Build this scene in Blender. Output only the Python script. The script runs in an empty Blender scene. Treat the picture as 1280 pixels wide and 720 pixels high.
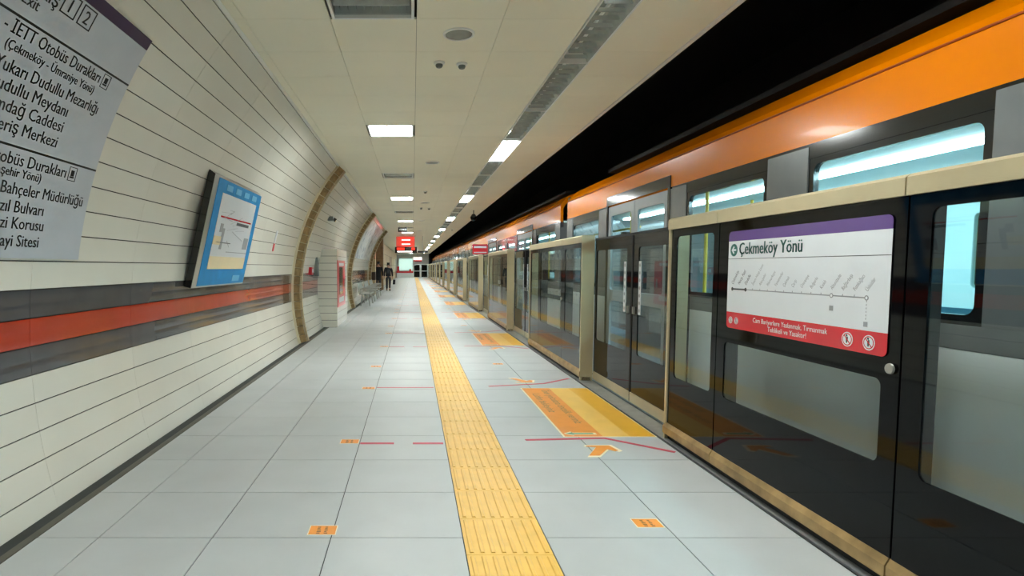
import bpy, bmesh, math, random
from mathutils import Vector, Matrix
random.seed(7)
S = bpy.context.scene
C = S.collection
PI = math.pi

# ------------------------------------------------------------------ camera, world, exposure
cam_d = bpy.data.cameras.new('camera'); cam = bpy.data.objects.new('camera', cam_d); C.objects.link(cam)
cam.location = (0, 0, 1.4)
cam.rotation_euler = (PI/2 - math.atan(46/719), 0, 0)
cam_d.sensor_width = 36; cam_d.lens = 719/1280*36
cam_d.shift_x = 124/1280; cam_d.shift_y = 20/1280
cam_d.clip_start = .05; cam_d.clip_end = 400
S.camera = cam
W = bpy.data.worlds.new('world'); S.world = W; W.use_nodes = True
W.node_tree.nodes['Background'].inputs[0].default_value = (.7, .75, .8, 1)
W.node_tree.nodes['Background'].inputs[1].default_value = 0.02
S.view_settings.view_transform = 'Standard'; S.view_settings.look = 'None'
S.view_settings.gamma = 1; S.view_settings.use_curve_mapping = False
S.view_settings.exposure = 0.18
CEIL_LAMP = 52.0      # strength of the square ceiling lamps
STRIP_LAMP = 52.0     # strength of the linear lamps
TRAIN_LAMP = 30.0

# ------------------------------------------------------------------ materials
def srgb(r, g, b):
    f = lambda c: (c/255/12.92) if c/255 <= .04045 else ((c/255+.055)/1.055)**2.4
    return (f(r), f(g), f(b), 1)
def mat(name, col, rough=.5, metal=0, coat=0, var=0, tint=0, scale=6, spec=.5, bump=0, bscale=40, stretch=None):
    m = bpy.data.materials.new(name); m.use_nodes = True
    nt = m.node_tree; b = nt.nodes['Principled BSDF']
    b.inputs['Roughness'].default_value = rough; b.inputs['Metallic'].default_value = metal
    b.inputs['Coat Weight'].default_value = coat; b.inputs['Coat Roughness'].default_value = .04
    b.inputs['Specular IOR Level'].default_value = spec
    c = srgb(*col)
    b.inputs['Base Color'].default_value = c
    if var or tint or bump:
        tc = nt.nodes.new('ShaderNodeTexCoord')
        mp = nt.nodes.new('ShaderNodeMapping'); nt.links.new(tc.outputs['Object'], mp.inputs[0])
        if stretch: mp.inputs['Scale'].default_value = stretch
        oi = nt.nodes.new('ShaderNodeObjectInfo')
        ad = nt.nodes.new('ShaderNodeVectorMath'); ad.operation = 'ADD'
        nt.links.new(mp.outputs[0], ad.inputs[0]); nt.links.new(oi.outputs['Location'], ad.inputs[1])
        n = nt.nodes.new('ShaderNodeTexNoise'); n.inputs['Scale'].default_value = scale; n.inputs['Detail'].default_value = 5
        nt.links.new(ad.outputs[0], n.inputs['Vector'])
        mr = nt.nodes.new('ShaderNodeMapRange'); mr.inputs[3].default_value = 1-var; mr.inputs[4].default_value = 1+var*.6
        mr.inputs[1].default_value = .3; mr.inputs[2].default_value = .7
        nt.links.new(n.outputs[0], mr.inputs[0])
        mt = nt.nodes.new('ShaderNodeMapRange'); mt.inputs[3].default_value = 1-tint; mt.inputs[4].default_value = 1
        nt.links.new(oi.outputs['Random'], mt.inputs[0])
        mu = nt.nodes.new('ShaderNodeMath'); mu.operation = 'MULTIPLY'
        nt.links.new(mr.outputs[0], mu.inputs[0]); nt.links.new(mt.outputs[0], mu.inputs[1])
        vm = nt.nodes.new('ShaderNodeVectorMath'); vm.operation = 'SCALE'; vm.inputs[0].default_value = c[:3]
        nt.links.new(mu.outputs[0], vm.inputs['Scale']); nt.links.new(vm.outputs[0], b.inputs['Base Color'])
        if bump:
            n2 = nt.nodes.new('ShaderNodeTexNoise'); n2.inputs['Scale'].default_value = bscale
            nt.links.new(ad.outputs[0], n2.inputs['Vector'])
            bp = nt.nodes.new('ShaderNodeBump'); bp.inputs['Strength'].default_value = bump; bp.inputs['Distance'].default_value = .01
            nt.links.new(n2.outputs[0], bp.inputs['Height']); nt.links.new(bp.outputs[0], b.inputs['Normal'])
    return m
def emit(name, col, s):
    m = bpy.data.materials.new(name); m.use_nodes = True; b = m.node_tree.nodes['Principled BSDF']
    b.inputs['Base Color'].default_value = srgb(*col); b.inputs['Emission Color'].default_value = srgb(*col)
    b.inputs['Emission Strength'].default_value = s
    return m
def glass(name, tint=(235, 245, 242), gain=.9, rough=0.0):
    """thin pane: clear, with a reflection that grows towards grazing angles (the same from either side)"""
    m = bpy.data.materials.new(name); m.use_nodes = True; nt = m.node_tree; nt.nodes.clear()
    o = nt.nodes.new('ShaderNodeOutputMaterial'); mx = nt.nodes.new('ShaderNodeMixShader')
    t = nt.nodes.new('ShaderNodeBsdfTransparent'); g = nt.nodes.new('ShaderNodeBsdfGlossy')
    lw = nt.nodes.new('ShaderNodeLayerWeight'); lw.inputs['Blend'].default_value = .5
    p = nt.nodes.new('ShaderNodeMath'); p.operation = 'POWER'; p.inputs[1].default_value = 4.5
    q = nt.nodes.new('ShaderNodeMath'); q.operation = 'MULTIPLY_ADD'; q.inputs[1].default_value = gain; q.inputs[2].default_value = .04
    t.inputs[0].default_value = srgb(*tint); g.inputs['Roughness'].default_value = rough
    nt.links.new(lw.outputs['Facing'], p.inputs[0]); nt.links.new(p.outputs[0], q.inputs[0]); nt.links.new(q.outputs[0], mx.inputs[0])
    nt.links.new(t.outputs[0], mx.inputs[1]); nt.links.new(g.outputs[0], mx.inputs[2])
    nt.links.new(mx.outputs[0], o.inputs[0]); return m

M = dict(
 tile=mat('floor_tile', (190, 194, 194), .42, spec=.45, var=.05, tint=.05, scale=2.5, bump=.03, bscale=6),
 grout=mat('grout', (60, 64, 62), .8, var=.2),
 tactile=mat('tactile_yellow', (246, 196, 92), .42, var=.08, tint=.05, scale=9),
 panel=mat('wall_panel', (234, 232, 220), .16, coat=.3, var=.04, tint=.04, scale=1.6, bump=.05, bscale=2.2),
 panel_grey=mat('wall_panel_grey', (82, 84, 88), .12, coat=.7, var=.08, tint=.08, bump=.04, bscale=3),
 panel_red=mat('wall_panel_red', (190, 60, 38), .12, coat=.7, var=.06, tint=.06, bump=.04, bscale=3),
 dark=mat('wall_substrate', (42, 38, 32), .8, var=.2),
 black=mat('black_paint', (7, 7, 8), .8, var=.3),
 ceil=mat('ceiling_panel', (240, 237, 216), .5, spec=.25, var=.03, tint=.03, scale=1.2, bump=.02, bscale=3),
 ceilbase=mat('ceiling_joint', (140, 136, 118), .8, var=.1),
 white=mat('white_enamel', (232, 234, 230), .4, var=.03),
 lampmetal=mat('louver_aluminium', (196, 202, 198), .25, metal=.35, var=.15, scale=12),
 lampdark=mat('lamp_housing', (120, 126, 122), .4, metal=.5, var=.2),
 steel=mat('brushed_steel', (190, 190, 184), .3, metal=.9, var=.1, scale=20, stretch=(1, 12, 1)),
 cap=mat('champagne_aluminium', (205, 192, 158), .34, metal=.55, var=.06, scale=5),
 kick=mat('worn_bronze_kick_plate', (178, 148, 100), .4, metal=.5, var=.35, scale=7),
 gframe=mat('black_back_painted_glass', (6, 6, 7), .05, spec=.2, var=.2),
 seal=mat('black_rubber', (14, 14, 14), .7, var=.2),
 sill=mat('door_sill', (176, 180, 182), .3, metal=.6, var=.15, scale=10),
 glass=glass('clear_glass', (244, 249, 248), .5),
 tglass=glass('train_glass', (236, 247, 247), .8),
 orange=mat('train_orange', (205, 112, 0), .22, spec=.25, coat=.08, var=.03, scale=1.5),
 crease=mat('train_crease', (150, 62, 10), .4, var=.1),
 silver=mat('train_silver', (236, 238, 240), .35, var=.05, scale=2),
 tgrey=mat('train_grey_pillar', (112, 116, 118), .22, coat=.4, metal=.2, var=.08),
 leafgrey=mat('train_door_grey', (150, 155, 158), .3, coat=.1, var=.04),
 tblack=mat('train_black', (14, 15, 16), .12, coat=.4, var=.2),
 tstripe=mat('train_stripe', (92, 96, 98), .3, var=.1),
 tin=mat('train_interior', (206, 232, 232), .35, var=.03),
 seat=mat('train_seat', (36, 92, 110), .6, var=.15, scale=20),
 pole=mat('grab_pole_yellow', (232, 190, 60), .3, var=.05),
 lamp=emit('lamp_tube', (246, 252, 250), CEIL_LAMP),
 strip=emit('strip_tube', (246, 252, 250), STRIP_LAMP),
 tlamp=emit('train_lamp', (215, 245, 255), TRAIN_LAMP),
 rib=mat('arch_rib', (148, 124, 84), .45, metal=.2, var=.3, scale=14),
 ribedge=mat('arch_rib_edge', (206, 196, 166), .35, var=.1),
 signw=mat('sign_white', (190, 196, 204), .35, var=.02),
 signp=mat('sign_purple', (58, 34, 70), .35, var=.05),
 ink=mat('ink_black', (16, 22, 22), .5),
 green=mat('ink_green', (16, 92, 84), .4),
 mapw=mat('map_white', (216, 220, 224), .3, coat=.15, var=.02),
 mapp=mat('map_purple', (90, 64, 128), .2, coat=.5),
 mapr=mat('map_red', (206, 26, 42), .2, coat=.5),
 mapg=mat('map_grey', (150, 152, 156), .4),
 mapd=mat('map_dark', (60, 62, 66), .4),
 fred=mat('floor_tape_red', (204, 44, 72), .4, var=.12, scale=14),
 forange=mat('floor_orange', (244, 152, 44), .38, var=.06, scale=8),
 fyellow=mat('floor_yellow', (252, 202, 98), .36, var=.05, scale=5),
 fyellow2=mat('floor_yellow_deep', (244, 184, 48), .36, var=.05, scale=5),
 fcream=mat('floor_cream', (250, 236, 200), .4),
 fgrey=mat('faded_ink', (150, 124, 86), .5),
 fbrown=mat('faded_brown', (128, 88, 40), .5),
 fgreen=mat('floor_green', (96, 160, 120), .4),
 blue=mat('map_blue', (14, 134, 196), .5, coat=0, spec=.3, var=.12, scale=8),
 tlight=mat('map_light_blue', (96, 176, 216), .5),
 cream=mat('map_cream', (232, 214, 170), .3, coat=.3, var=.05),
 brown=mat('brown_stone', (150, 120, 82), .35, var=.3, scale=5),
 brownband=mat('brown_band', (62, 44, 36), .3, var=.1),
 tan=mat('tan_cladding', (196, 176, 134), .35, var=.15, scale=3),
 orangetile=mat('orange_cladding', (214, 128, 78), .3, var=.1),
 red=mat('red_enamel', (206, 30, 44), .3, coat=.3, var=.05),
 ledred=emit('led_red', (255, 40, 20), 1.2),
 redlit=emit('red_lit_acrylic', (255, 80, 66), .55),
 whitelit=emit('white_lit', (255, 245, 240), 1.6),
 screen=emit('screen_pale', (190, 226, 214), .9),
 screenp=emit('lit_poster', (214, 224, 226), .18),
 gutter=mat('gutter_grey', (96, 92, 82), .6, var=.2),
 skin=mat('skin', (196, 150, 124), .5, var=.05),
 hair=mat('hair', (22, 18, 16), .6, var=.2),
 coat1=mat('coat_black', (20, 20, 22), .8, var=.2),
 coat2=mat('jacket_charcoal', (34, 34, 38), .8, var=.2),
 jeans=mat('trousers_grey', (58, 58, 62), .8, var=.2),
 bag=mat('bag_dark', (44, 46, 52), .7, var=.2),
)

# ------------------------------------------------------------------ helpers
class MB:
    def __init__(s): s.v = []; s.f = []
    def box(s, x0, x1, y0, y1, z0, z1):
        n = len(s.v)
        s.v += [(x0,y0,z0),(x1,y0,z0),(x1,y1,z0),(x0,y1,z0),(x0,y0,z1),(x1,y0,z1),(x1,y1,z1),(x0,y1,z1)]
        s.f += [tuple(n+i for i in q) for q in ((0,3,2,1),(4,5,6,7),(0,1,5,4),(1,2,6,5),(2,3,7,6),(3,0,4,7))]
        return s
    def quad(s, *p):
        n = len(s.v); s.v += list(p); s.f.append(tuple(range(n, n+len(p)))); return s
    def prism(s, pts, d):      # pts: 3D polygon, d: extrusion vector
        n = len(s.v); k = len(pts); d = Vector(d)
        s.v += [tuple(p) for p in pts] + [tuple(Vector(p)+d) for p in pts]
        s.f.append(tuple(range(n+k-1, n-1, -1))); s.f.append(tuple(range(n+k, n+2*k)))
        for i in range(k): j = (i+1) % k; s.f.append((n+i, n+j, n+k+j, n+k+i))
        return s
    def tube(s, p0, p1, r, n=10, r1=None):
        p0, p1 = Vector(p0), Vector(p1); d = (p1-p0).normalized(); r1 = r if r1 is None else r1
        a = d.orthogonal().normalized(); b = d.cross(a); k = len(s.v)
        for p, rr in ((p0, r), (p1, r1)):
            for i in range(n):
                t = 2*PI*i/n; s.v.append(tuple(p + (a*math.cos(t)+b*math.sin(t))*rr))
        for i in range(n): j = (i+1) % n; s.f.append((k+i, k+j, k+n+j, k+n+i))
        s.f.append(tuple(range(k+n-1, k-1, -1))); s.f.append(tuple(range(k+n, k+2*n)))
        return s
    def lathe(s, prof, c, n=20, ax='z'):   # prof: (r, h) pairs
        k = len(s.v)
        for r, h in prof:
            for i in range(n):
                t = 2*PI*i/n; x, y = r*math.cos(t), r*math.sin(t)
                s.v.append((c[0]+x, c[1]+y, c[2]+h) if ax == 'z' else (c[0]+h, c[1]+x, c[2]+y))
        for a in range(len(prof)-1):
            for i in range(n): j = (i+1) % n; s.f.append((k+a*n+i, k+a*n+j, k+(a+1)*n+j, k+(a+1)*n+i))
        s.f.append(tuple(range(k, k+n))); s.f.append(tuple(range(k+(len(prof)-1)*n, k+len(prof)*n)))
        return s
    def mesh(s, name, m, smooth=False):
        me = bpy.data.meshes.new(name); me.from_pydata([tuple(v) for v in s.v], [], s.f)
        bm = bmesh.new(); bm.from_mesh(me); bmesh.ops.recalc_face_normals(bm, faces=bm.faces); bm.to_mesh(me); bm.free()
        me.materials.append(m)
        if smooth:
            for p in me.polygons: p.use_smooth = True
        return me
    def build(s, name, m, parent=None, loc=(0,0,0), smooth=False):
        return link(name, s.mesh(name, m, smooth), parent, loc)
def link(name, me, parent=None, loc=(0,0,0)):
    o = bpy.data.objects.new(name, me); C.objects.link(o); o.location = loc
    if parent: o.parent = parent
    return o
def tag(o, label, cat, group=None):
    o['label'] = label; o['category'] = cat
    if group: o['group'] = group
    return o
def thing(name, loc, label, cat, group=None):
    o = bpy.data.objects.new(name, None); C.objects.link(o); o.location = loc; o.empty_display_size = .1
    return tag(o, label, cat, group)
def struct(o): o['kind'] = 'structure'; return o
def setting(name, loc=(0,0,0)):
    o = bpy.data.objects.new(name, None); C.objects.link(o); o.location = loc; return struct(o)
def kids(o): return [c for c in C.objects if c.parent == o]
def dup(root, loc, label, group=None):
    r = root.copy(); C.objects.link(r); r.location = loc; r['label'] = label
    if group: r['group'] = group
    for ch in root.children:
        c = ch.copy(); C.objects.link(c); c.parent = r
        for g in ch.children:
            d = g.copy(); C.objects.link(d); d.parent = c
    return r
ORD = ['first','second','third','fourth','fifth','sixth','seventh','eighth','ninth','tenth','eleventh','twelfth','thirteenth',
       'fourteenth','fifteenth','sixteenth','seventeenth','eighteenth','nineteenth','twentieth']
def nth(i):
    if i < 20: return ORD[i]
    t = {2:'twenty',3:'thirty',4:'forty',5:'fifty',6:'sixty'}[(i+1)//10]
    return t+'-'+ORD[(i+1)%10-1] if (i+1)%10 else {'twenty':'twentieth','thirty':'thirtieth','forty':'fortieth','fifty':'fiftieth','sixty':'sixtieth'}[t]
def text(body, size, align='LEFT', bold=0.0, res=2):
    c = bpy.data.curves.new('lettering', 'FONT'); c.body = body; c.size = size; c.align_x = align
    c.offset = bold*size; c.resolution_u = res
    o = bpy.data.objects.new('lettering', c); C.objects.link(o)
    bpy.context.view_layer.update()
    me = bpy.data.meshes.new_from_object(o.evaluated_get(bpy.context.evaluated_depsgraph_get()))
    v = [tuple(p.co) for p in me.vertices]; f = [tuple(p.vertices) for p in me.polygons]
    bpy.data.objects.remove(o); bpy.data.curves.remove(c); bpy.data.meshes.remove(me)
    return v, f
def add_text(mb, body, size, fn, align='LEFT', bold=0.0, squeeze=1.0, width=None):
    v, f = text(body, size, align, bold)
    if not v: return
    if width:
        w = max(p[0] for p in v)-min(p[0] for p in v); squeeze = width/w
    n = len(mb.v); mb.v += [tuple(fn(p[0]*squeeze, p[1])) for p in v]; mb.f += [tuple(n+i for i in q) for q in f]

# curved left wall: circle of radius R about (CX, CZ); s = arc length up from the floor
R, CX, CZ = 3.5, 1.29, .93
A0 = math.asin(-CZ/R)
def arc(s, off=0):
    a = A0 + s/R; r = R-off
    return CX - r*math.cos(a), CZ + r*math.sin(a)
def arc_panel(s0, s1, y0, y1, off, th, n=3):
    mb = MB(); pi, po = [], []
    for i in range(n+1):
        s = s0+(s1-s0)*i/n
        x, z = arc(s, off); pi.append((x, z)); x, z = arc(s, off-th); po.append((x, z))
    for ya, yb in ((y0, y1),):
        for P, fl in ((pi, 0), (po, 1)):
            for i in range(n):
                mb.quad((P[i][0], ya, P[i][1]), (P[i][0], yb, P[i][1]), (P[i+1][0], yb, P[i+1][1]), (P[i+1][0], ya, P[i+1][1]))
        for y in (ya, yb):
            for i in range(n): mb.quad((pi[i][0], y, pi[i][1]), (pi[i+1][0], y, pi[i+1][1]), (po[i+1][0], y, po[i+1][1]), (po[i][0], y, po[i][1]))
        for i in (0, n): mb.quad((pi[i][0], ya, pi[i][1]), (pi[i][0], yb, pi[i][1]), (po[i][0], yb, po[i][1]), (po[i][0], ya, po[i][1]))
    return mb

YB, YE = -7.0, 80.0          # the hall runs from YB to YE
ZC = 3.22

# ------------------------------------------------------------------ floor
fl = struct(MB().box(-2.5, 2.03, YB, 78, -.3, -.006).build('floor', M['grout']))
MB().box(-2.5, 5.6, 78, YE, -.3, -.006).build('floor_slab', M['tile'], fl)
cols = [(-1.95,-1.63),(-1.63,-1.04),(-1.04,-.425),(-.425,.26),(.69,1.37),(1.37,2.02)]
TY0, TP = 2.90, .6035
gap = .003
tms = [MB().box(a+gap-(a+b)/2, b-gap-(a+b)/2, gap, TP-gap, -.006, 0).mesh('floor_tile', M['tile']) for a, b in cols]
rest = MB()
for r in range(-16, 124):
    y = TY0+r*TP
    if y < YB: continue
    for (a, b), me in zip(cols, tms):
        if -3 <= r < 47: link('floor_tile', me, fl, ((a+b)/2, y, 0))
        else: rest.box(a+gap, b-gap, y+gap, y+TP-gap, -.006, 0)
o = rest.build('floor_tiles', M['tile'], fl); o['kind'] = 'stuff'
tac = MB(); tac.box(-.212, .212, .002, .403, -.006, .001)
for i in range(8):
    x = -.185+i*.0529; tac.prism([(x-.012, .02, .001), (x+.012, .02, .001), (x+.007, .02, .006), (x-.007, .02, .006)], (0, .365, 0))
tme = tac.mesh('tactile_tile', M['tactile'])
rest = MB()
for r in range(-6, 185):
    y = 2.718+r*.4035
    if r < 90: link('tactile_tile', tme, fl, (.475, y, 0))
    else: rest.box(.263, .687, y+.002, y+.401, -.006, .002)
o = rest.build('tactile_tiles', M['tactile'], fl); o['kind'] = 'stuff'
g = struct(MB().box(-2.06, -1.955, YB, 30, -.04, -.012).box(-2.0, -1.955, YB, 30, -.012, .0).build('baseboard_left', M['gutter']))
# platform edge and the sill strip under the doors
struct(MB().box(2.03, 2.40, YB, 77.4, -.3, -.012).box(2.36, 2.40, YB, 77.4, -1.2, -.3).build('trim_1', M['black']))
sl = struct(MB().box(2.045, 2.225, YB, 77.4, -.012, -.001).box(2.24, 2.36, YB, 77.4, -.012, -.001).build('trim_2', M['sill']))

# ------------------------------------------------------------------ left wall with its rows of panels
wl = struct(arc_panel(-.05, 3.46, YB, 29.4, -.012, .15, 24).build('wall_left', M['dark']))
S0, SP = -.04, .1653
WP = 1.19
ribs = [10.45, 19.2, 28.3]
rest = MB(); restg = MB(); restr = MB()
pm = {}
for k in range(21):
    s0, s1 = S0+k*SP, S0+(k+1)*SP
    mt = M['panel_grey'] if k in (5, 7) else M['panel_red'] if k == 6 else M['panel']
    pm[k] = (arc_panel(s0+.0035, s1-.0035, .0012, WP-.0012, 0, .011, 2).mesh('wall_panel', mt), s0, s1)
for c in range(-8, 22):
    y = 3.30+c*WP
    if y > 28.2: continue
    for k in range(21):
        me, s0, s1 = pm[k]
        if -1 <= c < 13: link('wall_panel', me, wl, (0, y, 0))
        else:
            t = restg if k in (5, 7) else restr if k == 6 else rest
            q = arc_panel(s0+.0035, s1-.0035, y+.0012, y+WP-.0012, 0, .011, 2); n = len(t.v); t.v += q.v; t.f += [tuple(n+i for i in f) for f in q.f]
for t, m in ((rest, 'panel'), (restg, 'panel_grey'), (restr, 'panel_red')):
    o = t.build('wall_panels', M[m], wl); o['kind'] = 'stuff'
struct(arc_panel(3.432, 3.50, YB, 28.4, .03, .03, 3).build('trim_3', M['white']))
# segmented arch ribs
for i, y in enumerate(ribs):
    rb = setting('trim_%d' % (4+i), (0, y, 0))
    n = 22; L = 3.46/n
    for k in range(n):
        arc_panel(k*L+.006, (k+1)*L-.006, .01, .2, .15, .15, 2).build('rib_segment', M['rib'], rb)
    arc_panel(0, 3.46, .0, .2, .04, .055, 24).build('rim', M['ribedge'], rb)
    arc_panel(0, 3.46, .19, .21, .162, .16, 24).build('rim', M['ribedge'], rb)
# beyond the last rib: opening, piers, cladding
pr = setting('wall_passage', (0, 29.4, 0))
z = 0
for z0, z1, m in ((0,.38,'tan'),(.38,.75,'tan'),(.75,1.15,'brownband'),(1.15,1.48,'tan'),(1.48,1.82,'tan'),(1.82,2.2,'orangetile'),(2.2,2.7,'tan'),(2.7,3.22,'tan')):
    MB().box(-4.6, -1.92, 0, .6, z0+.006, z1-.006).build('cladding_panel', M[m], pr)
MB().box(-4.59, -1.93, .01, .59, 0, 3.22).build('core', M['dark'], pr)
struct(MB().box(-4.8, -4.6, 29.4, 37, 0, ZC).build('wall_recess', M['tan']))
pf = struct(MB().box(-4.6, -1.97, 30, 78, -.006, 0).build('floor_passage', M['tile']))
pier = setting('wall_pier', (-2.05, 35.6, 0))
for k in range(5):
    MB().box(-.28, .22, 0, .9, k*.644+.006, (k+1)*.644-.006).build('stone_panel', M['brown'], pier)
MB().box(-.27, .21, .01, .89, 0, 3.22).build('core', M['dark'], pier)
fw = setting('wall_left_far', (-2.2, 36.6, 0))
for k in range(7):
    for j in range(4):
        MB().box(-.2, random.uniform(-.015, .0), k*6+.02, k*6+5.98, j*.8+.01, j*.8+.79).build('cladding_panel', M['brown' if (k%3==0 and j<3) else 'tan'], fw)
MB().box(-.21, -.03, 0, 43, 0, 3.22).build('core', M['dark'], fw)

# ------------------------------------------------------------------ ceiling
ce = struct(MB().box(-1.36, 2.23, YB, YE, ZC+.15, ZC+.25).build('ceiling', M['ceilbase']))
for a, b in ((-1.36, -1.34), (1.27, 1.285), (1.575, 1.585), (2.2, 2.23)):
    struct(MB().box(a, b, YB, YE, ZC+.004, ZC+.15).build('trim_7', M['white']))
MB().box(-5.0, -1.34, 29.0, YE, ZC+.0, ZC+.2).build('soffit', M['ceil'], ce)
CP = .633; CY0 = 3.72
ccols = [(-1.33,-1.24),(-1.24,-.607),(-.607,.028),(.028,.663),(.663,1.285),(1.57,2.225)]
cms = [MB().box(a+.0018-(a+b)/2, b-.0018-(a+b)/2, .0018, CP-.0018, ZC, ZC+.015).mesh('ceiling_panel', M['ceil']) for a, b in ccols]
rest = MB()
lampY = []
for r in range(-16, 121):
    y = CY0+r*CP
    for j, ((a, b), me) in enumerate(zip(ccols, cms)):
        if j == 2 and r % 6 == 0: continue
        if -1 <= r < 47: link('ceiling_panel', me, ce, ((a+b)/2, y, 0))
        else: rest.box(a+.0018, b-.0018, y+.0018, y+CP-.0018, ZC, ZC+.015)
o = rest.build('ceiling_panels', M['ceil'], ce); o['kind'] = 'stuff'
MB().box(2.23, 2.27, YB, YE, ZC-.005, ZC+.02).build('edge_trim', M['white'], ce)

# square recessed lamps
def square_lamp(lit, loc, label):
    t = thing('ceiling_light', loc, label, 'light', 'square recessed lamps in the ceiling')
    w = .3
    fr = MB()
    for a, b, c, d in ((-w, w, 0, .02), (-w, w, .61, .63), (-w, -w+.02, .02, .61), (w-.02, w, .02, .61)):
        fr.box(a, b, c, d, -.004, .03)
    fr.build('frame', M['white'], t)
    MB().box(-w+.01, w-.01, .01, .62, .12, .13).box(-w+.01, -w+.02, .01, .62, .02, .13).box(w-.02, w-.01, .01, .62, .02, .13)\
        .box(-w+.02, w-.02, .01, .02, .02, .13).box(-w+.02, w-.02, .61, .62, .02, .13).build('housing', M['lampmetal'], t)
    for i in range(4):
        MB().tube((-.27, .10+i*.143, .085), (.27, .10+i*.143, .085), .013, 8).build('tube', M['lamp'] if lit else M['white'], t, smooth=True)
    if lit:
        MB().box(-.275, .275, .025, .605, .012, .016).build('diffuser', M['lamp'], t)
    for i in range(1, 4):
        y = .03+i*.143
        MB().prism([(-.27, y-.004, .02), (-.27, y+.004, .02), (-.27, y+.02, .075), (-.27, y-.02, .075)], (.54, 0, 0)).build('louver', M['lampmetal'], t)
    lv = MB()
    for i in range(9):
        x = -.24+i*.06; lv.box(x-.001, x+.001, .03, .6, .045, .075)
    lv.build('cross_blade', M['lampmetal'], t)
    return t
lit0 = off0 = None
i = 0
for r in range(-12, 118, 6):
    y = CY0+r*CP; lit = (r//6) % 2 != 0
    behind = r < -5
    lab = ('lit' if lit else 'dark unlit')+' square recessed ceiling lamp, '
    lab += ('behind the camera, '+nth(-r//6-1)+' back') if r < 0 else nth(r//6)+' of the square lamps counted from the camera'
    loc = (-.29, y, ZC)
    if lit:
        if lit0 is None: lit0 = square_lamp(True, loc, lab)
        else: dup(lit0, loc, lab)
    else:
        if off0 is None: off0 = square_lamp(False, loc, lab)
        else: dup(off0, loc, lab)
# linear lamps in the slot
def linear_lamp(lit, loc, label):
    t = thing('linear_light', loc, label, 'light', 'linear lamps in the ceiling slot')
    L = 1.57
    MB().box(-.13, .13, 0, L, .12, .13).prism([(-.13, 0, 0), (-.125, 0, 0), (-.07, 0, .12), (-.075, 0, .12)], (0, L, 0))\
        .prism([(.13, 0, 0), (.125, 0, 0), (.07, 0, .12), (.075, 0, .12)], (0, L, 0)).build('reflector', M['lampmetal'], t)
    MB().tube((0, .05, .09), (0, L-.05, .09), .013, 8).build('tube', M['strip'] if lit else M['white'], t, smooth=True)
    if lit: MB().box(-.11, .11, .02, L-.02, .01, .014).build('diffuser', M['strip'], t)
    else:
        n = 12
        for k in range(n):
            y = .06+k*(L-.12)/(n-1)
            MB().prism([(-.09, y-.002, .02), (-.09, y+.002, .02), (-.09, y+.007, .05), (-.09, y-.007, .05)], (.21, 0, 0)).build('louver', M['lampmetal'], t)
    MB().box(-.138, -.128, 0, L, -.01, .03).box(.128, .138, 0, L, -.01, .03).build('flange', M['white'], t)
    MB().box(-.13, .13, L-.012, L, -.006, .1).build('end_plate', M['white'], t)
    return t
l1 = l0 = None
for k in range(-6, 47):
    y = 8.45+(k)*1.583-4*1.583
    lit = k % 4 == 0
    ii = k+1
    lab = ('glowing' if lit else 'unlit louvred')+' linear lamp in the ceiling slot, '
    lab += (nth(k)+' unit counted from the camera') if k >= 0 else (nth(-k-1)+' unit back behind the camera')
    loc = (1.43, y, ZC+.002)
    if lit:
        if l1 is None: l1 = linear_lamp(True, loc, lab)
        else: dup(l1, loc, lab)
    else:
        if l0 is None: l0 = linear_lamp(False, loc, lab)
        else: dup(l0, loc, lab)
# speakers, detectors, vents, cameras on the ceiling
def speaker(loc, label):
    t = thing('ceiling_speaker', loc, label, 'speaker', 'round ceiling loudspeakers')
    MB().lathe([(.125, 0), (.122, -.010), (.108, -.012), (.105, -.004)], (0,0,0), 28).build('rim', M['white'], t, smooth=False)
    g = MB(); g.lathe([(.105, -.005), (.07, -.009), (.02, -.011)], (0,0,0), 28); g.build('grille', M['lampdark'], t)
    return t
s0 = speaker((.36, 4.62, ZC), 'round white loudspeaker disc in the ceiling nearest the camera')
for j, y in enumerate((10.15, 16.4, 22.7, 29)):
    dup(s0, (.34, y, ZC), 'round loudspeaker disc in the ceiling, %s from the camera' % nth(j+1))
def detector(loc, label, r=.05):
    t = thing('smoke_detector', loc, label, 'detector', 'smoke detectors on the ceiling')
    MB().lathe([(r, 0), (r, -.012), (r*.8, -.018)], (0,0,0), 20).build('base', M['white'], t)
    MB().lathe([(r*.62, -.016), (r*.66, -.03), (r*.5, -.044), (r*.3, -.048)], (0,0,0), 20).build('sensor_head', M['lampdark'], t)
    return t
d0 = detector((.235, 5.25, ZC), 'white smoke detector on the ceiling, left of the near pair')
dup(d0, (.44, 5.28, ZC), 'white smoke detector on the ceiling, right of the near pair')
dup(d0, (.30, 14.0, ZC), 'small dark detector on the ceiling beyond the vent')
dup(d0, (.25, 17.8, ZC), 'detector on the ceiling left of the third speaker disc')
dup(d0, (.5, 17.9, ZC), 'detector on the ceiling right of the third speaker disc')
dup(d0, (1.9, 28, ZC), 'detector on the outer ceiling band beyond the hanging camera')
def dome(loc, label):
    t = thing('security_camera', loc, label, 'camera')
    MB().tube((0,0,0), (0,0,-.14), .018).build('stem', M['lampdark'], t)
    MB().lathe([(.05, -.12), (.10, -.2), (.11, -.24)], (0,0,0), 18).build('housing', M['tblack'], t)
    MB().lathe([(.10, -.24), (.09, -.29), (.05, -.33), (.01, -.34)], (0,0,0), 18).build('dome', M['gframe'], t, smooth=True)
dome((1.95, 18.6, ZC), 'dark dome camera hanging at the ceiling edge beside the track')
dome((-.15, 52, ZC), 'small dark dome camera under the ceiling beyond the red boards')

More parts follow.
